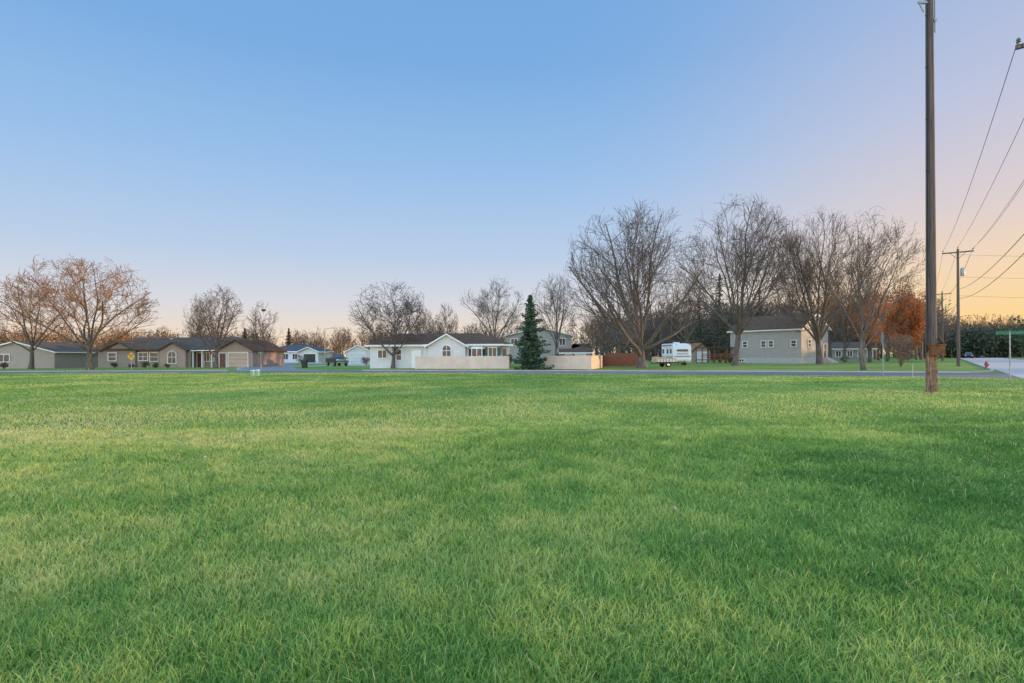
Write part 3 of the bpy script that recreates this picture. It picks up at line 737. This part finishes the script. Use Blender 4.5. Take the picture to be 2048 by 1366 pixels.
# ---------- utility poles ----------
def upole(x,y,h,label,arm=1.35,trans=True,r=.17):
    e=emp('utility_pole',(x,y,0),label=label,cat='utility pole',group='utility poles along the street')
    q=MB(); q.cyl((0,0,0),(0,0,h),r,r*.62,14); obj('pole',q,['pole'],parent=e,smooth=True)
    ang=math.atan2(SN[1],SN[0])
    q=MB(); q.box(-arm,arm,-.16-r*.6,-.04-r*.6,h-.45,h-.32); 
    q.cyl((-.7,-.2,h-.42),(0,-.12,h-1.1),.025,n=5); q.cyl((.7,-.2,h-.42),(0,-.12,h-1.1),.025,n=5)
    obj('crossarm',q,['pole'],parent=e,rot=ang)
    for t in(-arm+.08,arm-.08,0):
        q=MB(); zz=h-.32 if t else h
        q.lathe([(.02,0),(.03,.08),(.075,.1),(.04,.14),(.07,.17),(.03,.24)],n=10); 
        yy=-.1-r*.6 if t else 0
        obj('insulator',q,['porc'],parent=e,loc=(math.cos(ang)*t-math.sin(ang)*yy,math.sin(ang)*t+math.cos(ang)*yy,zz))
    if trans:
        q=MB(); q.lathe([(.18,0),(.2,.05),(.2,.75),(.14,.85),(.05,.88)],n=14); obj('transformer',q,['galv'],parent=e,loc=(.42,-.1,h-2.9),smooth=True)
    return h
PA=(18.2,18.5); PB=(WX(1917,61),61.0); PC=(WX(1885,104),104.0)
hA,hB,hC=12.1,12.6,12.6
upole(*PA,hA,'tall wooden utility pole with crossarm beside the street')
upole(*PB,hB,'wooden utility pole with crossarm and transformer by the street')
upole(*PC,hC,'wooden utility pole with crossarm farther along the street',trans=False)
PD=(PC[0]+SD[0]*45,PC[1]+SD[1]*45); upole(*PD,12.3,'small distant wooden utility pole',trans=False)
def wire(a,b,sag,r=.012,label='black overhead power line between utility poles'):
    a=Vector(a);b=Vector(b);N=18;pp=[]
    for i in range(N+1):
        t=i/N; p=a.lerp(b,t); p.z-=4*sag*t*(1-t); pp.append(p)
    q=MB()
    for i in range(N): q.cyl(pp[i],pp[i+1],r,r,5)
    obj('power_line',q,['wire'],label=label,cat='power line',group='overhead lines')
def at(P,h,off=0): return (P[0]+SN[0]*off,P[1]+SN[1]*off,h)
for (A,ha),(B,hb) in (((PA,hA),(PB,hB)),((PB,hB),(PC,hC)),((PC,hC),(PD,12.3))):
    wire(at(A,ha-.1,-1.27),at(B,hb-.1,-1.27),.7)
    wire(at(A,ha+.2),at(B,hb+.2),.5)
    wire(at(A,ha-.1,1.27),at(B,hb-.1,1.27),.6)
    wire(at(A,ha-.75,1.0),at(B,hb-.3,1.0),.8,.011)
    wire(at(A,7.3,.15),at(B,8.3,.15),.7,.018,'thick black communication cable between poles')
    wire(at(A,6.5,.15),at(B,7.3,.15),.8,.018,'thick black communication cable between poles')
for h1,h2 in((12.0,11.5),(9.6,9.4),(7.6,7.2)):
    wire(at(PB,h1,0),at((PB[0]+28,PB[1]-4),h2,0),.4,.010,'thin service wire crossing the street')
# near pole
NX,NY=WX(1863,20.9),20.9; h=15.6
e=emp('utility_pole',(NX,NY,0),label='tall weathered wooden pole with rusty box and splintered base',cat='utility pole')
q=MB(); q.cyl((0,0,1.45),(-.0,0,h),.172,.115,20); obj('pole',q,['pole'],parent=e,smooth=True)
q=MB(); 
R=random.Random(5); pr=[]; nn=24
for i in range(16):
    zz=1.46*i/15
    for k in range(nn):
        t=2*math.pi*k/nn; rr=.185-.007*zz+R.uniform(-.014,.006)-(.025 if R.random()<.15 else 0); pr.append((rr*math.cos(t),rr*math.sin(t),zz-.02))
q.add(pr,[(i*nn+k,i*nn+(k+1)%nn,(i+1)*nn+(k+1)%nn,(i+1)*nn+k) for i in range(15) for k in range(nn)])
obj('splintered_base',q,['polebase'],parent=e,label='peeling brown wood at the pole foot')
q=MB(); q.box(-.27,.26,-.38,-.175,1.37,1.40); q.box(-.25,.24,-.36,-.175,1.405,1.73); q.box(-.28,.27,-.39,-.175,1.735,1.77); q.box(-.10,.13,-.385,-.361,1.46,1.65)
obj('meter_box',q,['rustm'],parent=e,label='rusty brown metal box')
q=MB(); q.box(.275,.37,-.2,-.08,1.46,1.84); q.cyl((.33,-.12,1.84),(.19,-.05,2.12),.02,n=6); q.cyl((-.38,-.27,1.6),(-.27,-.27,1.6),.025,n=6); obj('bracket',q,['black'],parent=e)
q=MB(); q.cyl((-.205,-.05,1.5),(-.15,-.05,h),.028,.026,8); q.cyl((-.15,-.15,1.7),(-.11,-.11,h),.012,.012,6)
for k in range(7): q.box(-.215+.004*k,-.13,-.085,-.03,2.4+k*1.9,2.44+k*1.9)
obj('conduit',q,['black'],parent=e)
q=MB(); q.box(-.45,-.1,-.09,-.02,14.25,14.34); q.cyl((-.42,-.05,14.3),(-.25,-.05,13.95),.03,n=6); q.cyl((.16,-.06,13.2),(.16,-.06,14.5),.03,n=6); q.box(.1,.2,-.1,0,13.6,13.7)
obj('hardware',q,['galv'],parent=e)

# ---------- signs ----------
def post(g,x,h,w_=.035): g.box(-w_,w_,-w_*.6,w_*.6,0,h)
d=36.4; e=emp('stop_sign',(WX(1766,d),d,0),rot=1.22,label='stop sign seen almost edge on, on a steel post',cat='sign')
q=MB(); post(q,0,2.75); obj('post',q,['galv'],parent=e)
q=MB(); pts=[(.38*math.cos(math.pi/8+k*math.pi/4),2.42+.38*math.sin(math.pi/8+k*math.pi/4)) for k in range(8)]; q.prof(pts,.03,.036,'y'); obj('sign_plate',q,['galv'],parent=e)
def street_sign(px,d,top,label,w_,rot2=.855):
    h=WZ(px,top,d); e=emp('street_sign',(WX(px,d),d,0),label=label,cat='sign')
    q=MB(); q.cyl((0,0,0),(0,0,h-.02),.03,n=8); obj('post',q,['galv'],parent=e)
    q=MB(); q.box(-w_/2,w_/2,-.008,.008,h-.21,h-.02); obj('name_plate',q,['greens'],parent=e,rot=-.5)
    q=MB(); q.box(-w_/2,w_/2,-.008,.008,h,h+.18); obj('name_plate',q,['greens'],parent=e,rot=rot2)
street_sign(2020,30.2,661,'green street name sign on a thin steel post',1.15)
street_sign(522,51,703,'green street name sign at the side street corner',.7,1.9)
d=60; e=emp('warning_sign',(WX(263,d),d,0),label='yellow diamond warning sign on a post',cat='sign')
q=MB(); post(q,0,1.9); obj('post',q,['galv'],parent=e)
q=MB(); zc=1.45+.15; r=.42; q.prof([(0,zc-r),(r,zc),(0,zc+r),(-r,zc)],-.04,-.034,'y'); obj('sign_plate',q,['yellow'],parent=e)
def text(s,size,m,parent,loc,rot,name='lettering',ex=.004):
    cu=bpy.data.curves.new('t','FONT'); cu.body=s; cu.size=size; cu.align_x='CENTER'; cu.align_y='CENTER'; cu.extrude=ex
    t=bpy.data.objects.new('t',cu); COL.objects.link(t); bpy.context.view_layer.update()
    me=bpy.data.meshes.new_from_object(t.evaluated_get(bpy.context.evaluated_depsgraph_get())); bpy.data.objects.remove(t)
    me.materials.clear(); me.materials.append(M[m]); o=bpy.data.objects.new(name,me); o.location=loc; o.rotation_euler=rot
    return finish(o,parent)
text('DEAD\nEND',.2,'black',e,(0,-.05,zc+.02),(math.pi/2,0,0))
for px,d,hh,m in((1825,33.5,.85,'galv'),(178,52,.5,'galv'),(935,48,.25,'red')):
    e=emp('marker_stake',(WX(px,d),d,0),label='thin marker stake in the grass by the road',cat='stake')
    q=MB(); q.cyl((0,0,0),(0,0,hh),.02,n=6); obj('rod',q,['galv'],parent=e)
    q=MB(); q.box(-.04,.04,-.03,-.022,hh-.15,hh-.02); obj('tag',q,[m],parent=e)
for px,d,hh in((505,43.5,.44),(515,43.2,.48)):
    e=emp('utility_cabinet',(WX(px,d),d,0),label='small pale green utility pedestal at the edge of the lawn',cat='utility box',group='utility pedestals')
    q=MB(); q.box(-.11,.11,-.11,.11,0,hh-.06); obj('body',q,['teal'],parent=e,bevel=.015)
    q=MB(); q.prof([(-.13,hh-.055),(.13,hh-.055),(.09,hh),(-.09,hh)],-.13,.13,'y'); obj('cap',q,['white'],parent=e)
d=72; e=emp('trash_bin',(WX(609,d),d,0),label='dark wheeled trash bin at the roadside',cat='bin')
q=MB(); q.hexa([(-.25,-.28,.05),(.25,-.28,.05),(.25,.28,.05),(-.25,.28,.05)],[(-.31,-.36,.95),(.31,-.36,.95),(.31,.36,.95),(-.31,.36,.95)]); obj('body',q,['black'],parent=e,bevel=.02)
q=MB(); q.prof([(-.38,.955),(.38,.955),(.34,1.03),(-.2,1.06)],-.33,.33,'x'); obj('lid',q,['black'],parent=e)
for s_ in(-1,1): q=MB(); q.cyl((s_*.2,.3,.1),(s_*.28,.3,.1),.1,n=12); obj('wheel',q,['tyre'],parent=e)
d=52.5; e=emp('fire_hydrant',(WX(1973,d),d,0),label='dark red fire hydrant on the grass verge',cat='fire hydrant')
q=MB(); q.lathe([(.17,0),(.17,.05),(.11,.06),(.11,.45),(.15,.46),(.15,.5),(.12,.55),(.07,.63),(.03,.65),(.03,.7)],n=16); obj('body',q,['red'],parent=e,smooth=True)
for s_ in(-1,1): q=MB(); q.cyl((s_*.1,0,.36),(s_*.2,0,.36),.055,n=10); obj('outlet',q,['red'],parent=e)
q=MB(); q.cyl((0,-.1,.33),(0,-.22,.33),.075,n=12); obj('outlet',q,['red'],parent=e)
d=110; hh=WZ(650,657,d); e=emp('street_lamp',(WX(650,d),d,0),label='tall thin street lamp with a short arm',cat='street lamp')
q=MB(); q.cyl((0,0,0),(0,0,hh),.1,.06,10); obj('post',q,['galv'],parent=e)
q=MB(); q.cyl((0,0,hh-.1),(1.5,0,hh+.1),.04,.035,8); obj('arm',q,['galv'],parent=e)
q=MB(); q.prof([(1.3,hh+.02),(1.95,hh+.04),(1.9,hh+.16),(1.35,hh+.18)],-.15,.15,'y'); obj('lamp_head',q,['galv'],parent=e)

# ---------- vehicles ----------
def wheel(p,x,y,r,side,w_=.26):
    q=MB(); q.cyl((0,-w_/2,0),(0,w_/2,0),r,n=20); o=obj('wheel',q,['tyre'],parent=p,loc=(x,y,r),smooth=True)
    q=MB(); q.cyl((0,side*(w_/2+.002),0),(0,side*(w_/2+.02),0),r*.6,r*.5,n=14); obj('rim',q,['chrome'],parent=o)
def pickup(x,y,rot,label):
    e=emp('pickup_truck',(x,y,0),rot=rot,label=label,cat='pickup truck')
    q=MB(); q.prof([(-2.8,.55),(-2.0,.5),(1.9,.45),(2.75,.5),(2.85,.75),(2.8,1.15),(1.35,1.28),(-.75,1.25),(-2.85,1.25),(-2.9,.8)],-.97,.97,'y'); obj('body',q,['carblk'],parent=e,bevel=.06)
    q=MB(); q.hexa([(-.85,-.9,1.24),(1.35,-.9,1.26),(1.35,.9,1.26),(-.85,.9,1.24)],[(-.65,-.74,1.86),(.55,-.74,1.88),(.55,.74,1.88),(-.65,.74,1.86)]); obj('cab',q,['carblk'],parent=e,bevel=.05)
    for s_ in(-1,1):
        q=MB(); q.hexa([(-.7,s_*.905,1.32),(1.0,s_*.905,1.34),(1.0,s_*.88,1.34),(-.7,s_*.88,1.32)],[(-.58,s_*.78,1.78),(.5,s_*.78,1.8),(.5,s_*.75,1.8),(-.58,s_*.75,1.78)]); obj('window',q,['glass'],parent=e)
        q=MB(); q.box(2.80,2.88,s_*.72-.18,s_*.72+.18,.85,1.05); obj('headlight',q,['lampw'],parent=e)
        q=MB(); q.box(-2.93,-2.86,s_*.85-.08,s_*.85+.08,.85,1.2); obj('tail_light',q,['lampr'],parent=e)
        for xx in(-1.85,1.85): wheel(e,xx,s_*.86,.4,s_)
    q=MB(); q.hexa([(1.37,-.8,1.30),(1.40,-.8,1.30),(1.40,.8,1.30),(1.37,.8,1.30)],[(.60,-.68,1.82),(.63,-.68,1.82),(.63,.68,1.82),(.60,.68,1.82)]); obj('windshield',q,['glass'],parent=e)
    q=MB(); q.box(2.82,2.9,-.5,.5,.75,1.08); q.box(2.85,3.0,-.9,.9,.48,.68); obj('grille',q,['chrome'],parent=e)
pickup(WX(674,88),88,-1.0,'dark pickup truck with chrome grille parked on a driveway')
# camper trailer
e=emp('camper_trailer',(WX(1352,79),79,0),rot=math.radians(-88),label='white travel trailer with grey stripes parked in the yard',cat='camper trailer')
q=MB(); q.prof([(-2.6,.38),(2.5,.38),(2.7,.7),(2.7,2.2),(2.55,2.8),(2.3,2.95),(-2.5,2.95),(-2.6,2.85)],-1.22,1.22,'y'); obj('body',q,['rvw'],parent=e,bevel=.07)
q=MB(); q.box(-2.6,2.4,-1.235,-1.221,.95,1.12); q.box(-2.6,2.4,-1.236,-1.222,1.2,1.26); q.box(2.702,2.712,-1.1,1.1,1.12,1.26); obj('stripe',q,['rvs'],parent=e)
q=MB(); q.box(2.702,2.725,-.75,.75,1.85,2.15); obj('window',q,['glass'],parent=e)
for x in(-1.8,0.2,1.6): q=MB(); q.box(x-.35,x+.35,-1.24,-1.221,1.6,2.2); obj('window',q,['glass'],parent=e)
q=MB(); q.box(-1.2,-.6,-1.245,-1.221,.65,2.5); obj('door',q,['rvw'],parent=e)
q=MB(); q.cyl((-2.2,-1.32,2.75),(2.0,-1.32,2.75),.07,n=8); obj('awning',q,['rvs'],parent=e)
q=MB(); q.box(-.3,.5,-.35,.35,2.96,3.16); obj('roof_vent',q,['rvw'],parent=e,bevel=.04)
q=MB(); q.cyl((2.6,-.6,.5),(3.7,0,.5),.04,n=6); q.cyl((2.6,.6,.5),(3.7,0,.5),.04,n=6); q.cyl((3.5,0,0),(3.5,0,.8),.03,n=6); obj('tow_hitch',q,['black'],parent=e)
for s_ in(-1,1):
    for xx in(-.5,.35): wheel(e,xx,s_*1.13,.33,s_,.2)
text('SPRINTER',.36,'rvs',e,(2.715,0,1.52),(math.pi/2,0,math.pi/2))
# utility trailer
e=emp('utility_trailer',(WX(1330,67),67,0),rot=.12,label='low flat trailer loaded with tan panels in front of the camper',cat='trailer')
q=MB(); q.box(-1.45,1.35,-.8,.8,.42,.5); q.box(-1.45,1.35,-.8,-.76,.501,.58); q.box(-1.45,1.35,.76,.8,.501,.58)
obj('bed',q,['black'],parent=e)
q=MB(); q.hexa([(-1.35,-.7,.502),(1.2,-.7,.502),(1.2,.7,.502),(-1.35,.7,.502)],[(-1.35,-.7,1.22),(1.1,-.7,1.0),(1.1,.7,1.0),(-1.35,.7,1.22)]); obj('load',q,['tan'],parent=e,bevel=.03)
q=MB()
for k in range(6): q.box(-1.1+k*.36,-.95+k*.36,-.715,-.701,.6,.92)
obj('stripe',q,['rvw'],parent=e)
q=MB(); q.cyl((1.3,0,.45),(2.3,0,.4),.04,n=6); q.cyl((2.2,0,0),(2.2,0,.6),.03,n=6); obj('tow_hitch',q,['black'],parent=e)
for s_ in(-1,1): wheel(e,0,s_*.92,.28,s_,.18)
def suv(x,y,rot,label,m='carblk'):
    e=emp('parked_car',(x,y,0),rot=rot,label=label,cat='car')
    q=MB(); q.prof([(-2.3,.4),(2.3,.4),(2.35,.8),(2.2,1.0),(1.1,1.08),(-2.3,1.1),(-2.4,.7)],-.9,.9,'y'); obj('body',q,[m],parent=e,bevel=.06)
    q=MB(); q.hexa([(-2.2,-.84,1.08),(1.1,-.84,1.06),(1.1,.84,1.06),(-2.2,.84,1.08)],[(-1.95,-.68,1.65),(.3,-.68,1.65),(.3,.68,1.65),(-1.95,.68,1.65)]); obj('window',q,['glass'],parent=e)
    q=MB(); q.box(-1.9,.25,-.66,.66,1.652,1.69); obj('roof',q,[m],parent=e)
    for s_ in(-1,1):
        for xx in(-1.45,1.45): wheel(e,xx,s_*.8,.34,s_,.2)
        q=MB(); q.box(2.3,2.37,s_*.65-.15,s_*.65+.15,.7,.85); obj('headlight',q,['lampw'],parent=e)
suv(WX(1937,150),150,math.radians(-127),'dark car parked far down the street')

for px,py in((60,878),(405,926),(38,955),(1350,1035)):
    d=H*F/(py-711+(px-1024)*math.tan(TH)); q=MB(); R=random.Random(px)
    for k in range(3):
        a=R.uniform(0,6.3); c,s_=math.cos(a)*.035,math.sin(a)*.035
        q.add([(0,0,.05),(c*.7-s_*.5,s_*.7+c*.5,.06+R.uniform(0,.02)),(c*1.6,s_*1.6,.05+R.uniform(0,.02)),(c*.7+s_*.5,s_*.7-c*.5,.055)],[(0,1,2,3)])
    obj('dry_leaf',q,['leafdry'],loc=(WX(px,d),d,.02),label='pale curled dry leaf lying on the grass',cat='leaf',group='dry leaves on the lawn')

# ---------- grass ----------
def vnoise(x,y,sc,seed):
    r=np.random.default_rng(seed).random((257,257)); x=x/sc+500; y=y/sc+500
    xi=np.floor(x).astype(int); yi=np.floor(y).astype(int); fx=x-xi; fy=y-yi; fx=fx*fx*(3-2*fx); fy=fy*fy*(3-2*fy)
    a=r[xi%256,yi%256];b=r[(xi+1)%256,yi%256];c=r[xi%256,(yi+1)%256];d=r[(xi+1)%256,(yi+1)%256]
    return (a*(1-fx)+b*fx)*(1-fy)+(c*(1-fx)+d*fx)*fy
def grass(N1,N2):
    m,n,l,b=nt('grass_blades'); at_=n.new('ShaderNodeAttribute'); at_.attribute_name='tint'; sp_=n.new('ShaderNodeSeparateColor'); l.new(at_.outputs['Color'],sp_.inputs[0])
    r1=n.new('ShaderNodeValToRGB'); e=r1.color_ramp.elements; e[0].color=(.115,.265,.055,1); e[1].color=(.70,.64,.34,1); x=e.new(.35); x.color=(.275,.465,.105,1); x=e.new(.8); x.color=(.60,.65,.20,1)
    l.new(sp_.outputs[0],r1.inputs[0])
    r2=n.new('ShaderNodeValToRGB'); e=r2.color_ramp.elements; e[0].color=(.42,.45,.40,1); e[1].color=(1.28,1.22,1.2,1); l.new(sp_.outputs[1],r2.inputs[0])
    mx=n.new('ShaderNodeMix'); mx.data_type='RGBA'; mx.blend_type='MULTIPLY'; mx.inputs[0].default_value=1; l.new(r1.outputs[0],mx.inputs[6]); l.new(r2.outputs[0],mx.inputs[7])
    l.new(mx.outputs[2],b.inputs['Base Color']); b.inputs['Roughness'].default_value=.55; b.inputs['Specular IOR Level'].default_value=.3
    t=n.new('ShaderNodeBsdfTranslucent'); l.new(mx.outputs[2],t.inputs['Color']); ms=n.new('ShaderNodeMixShader'); ms.inputs[0].default_value=.4
    l.new(b.outputs[0],ms.inputs[1]); l.new(t.outputs[0],ms.inputs[2]); l.new(ms.outputs[0],n['Material Output'].inputs[0])
    M['grass']=m
    rng=np.random.default_rng(9)
    nx=np.array([p[0] for p in near]); ny=np.array([p[1] for p in near])
    def blades(d,u,five,hs,ws):
        y=d; x=u*d; ok=y<np.interp(x,nx,ny)-.15; x=x[ok];y=y[ok];N=len(x)
        clump=vnoise(x,y,.22,21)
        pat=vnoise(x,y,1.3,1)*.35+vnoise(x,y,.4,2)*.3+vnoise(x,y,5,3)*.25+clump*.35
        hh=hs*(.35+.95*pat)*rng.uniform(.5,1.35,N); w_=(ws[0]+ws[1]*y)*rng.uniform(.7,1.3,N)
        a=rng.uniform(0,2*np.pi,N)+ (vnoise(x,y,.3,5)-.5)*4; lean=rng.uniform(.2,1.1,N)*hh
        dx=np.cos(a);dy=np.sin(a); fa=rng.uniform(0,2*np.pi,N); wx=np.cos(fa)*w_;wy=np.sin(fa)*w_
        big=vnoise(x,y,7,4)-.5; med=vnoise(x,y,2.0,11)-.5; sm=vnoise(x,y,.6,12)-.5; xs=vnoise(x,y*1.0,.22,21)-.5
        dry=np.exp(-((y-.30*x-14)/6.0)**2)*.26*(.4+1.2*vnoise(x,y,3.0,41))   # dry: sunlit strip painted into the blade tone across the middle
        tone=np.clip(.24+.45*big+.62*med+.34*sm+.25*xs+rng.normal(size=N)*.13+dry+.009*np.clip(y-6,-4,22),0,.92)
        worn=np.clip((vnoise(x,y,1.7,31)-.76)*4,0,1)*.35; worn=np.where(rng.random(N)<worn,1,0)
        tone=np.where((rng.random(N)<.035)|(worn>0),.98,tone); hh=np.where(worn>0,hh*.6,hh)
        B=np.stack([x,y,np.zeros(N)],1)
        Wv=np.stack([wx,wy,np.zeros(N)],1)
        mid=B+np.stack([dx*lean*.35,dy*lean*.35,hh*.6],1); tip=B+np.stack([dx*lean,dy*lean,hh*(1-.25*(lean/hh)**2)],1)
        if five:
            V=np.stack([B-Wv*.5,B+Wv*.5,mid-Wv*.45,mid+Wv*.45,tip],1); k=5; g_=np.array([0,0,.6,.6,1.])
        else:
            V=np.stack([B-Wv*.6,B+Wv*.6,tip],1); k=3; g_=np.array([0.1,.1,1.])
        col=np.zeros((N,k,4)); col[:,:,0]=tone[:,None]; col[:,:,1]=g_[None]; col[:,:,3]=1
        i=np.arange(N)[:,None]*k
        if five: F_=[i+np.array([[0,1,3,2]]),i+np.array([[2,3,4]])]
        else: F_=[i+np.array([[0,1,2]])]
        return V.reshape(-1,3),F_,col.reshape(-1,4)
    d1=1.9+9.1*rng.random(N1)**1.1; u1=rng.uniform(-1.1,1.1,N1)
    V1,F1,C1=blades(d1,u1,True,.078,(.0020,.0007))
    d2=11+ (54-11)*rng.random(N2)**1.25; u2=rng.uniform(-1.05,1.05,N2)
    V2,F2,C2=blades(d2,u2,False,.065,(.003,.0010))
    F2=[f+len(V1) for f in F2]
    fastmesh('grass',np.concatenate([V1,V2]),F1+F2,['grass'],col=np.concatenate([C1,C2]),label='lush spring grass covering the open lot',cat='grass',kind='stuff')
grass(400000,240000)
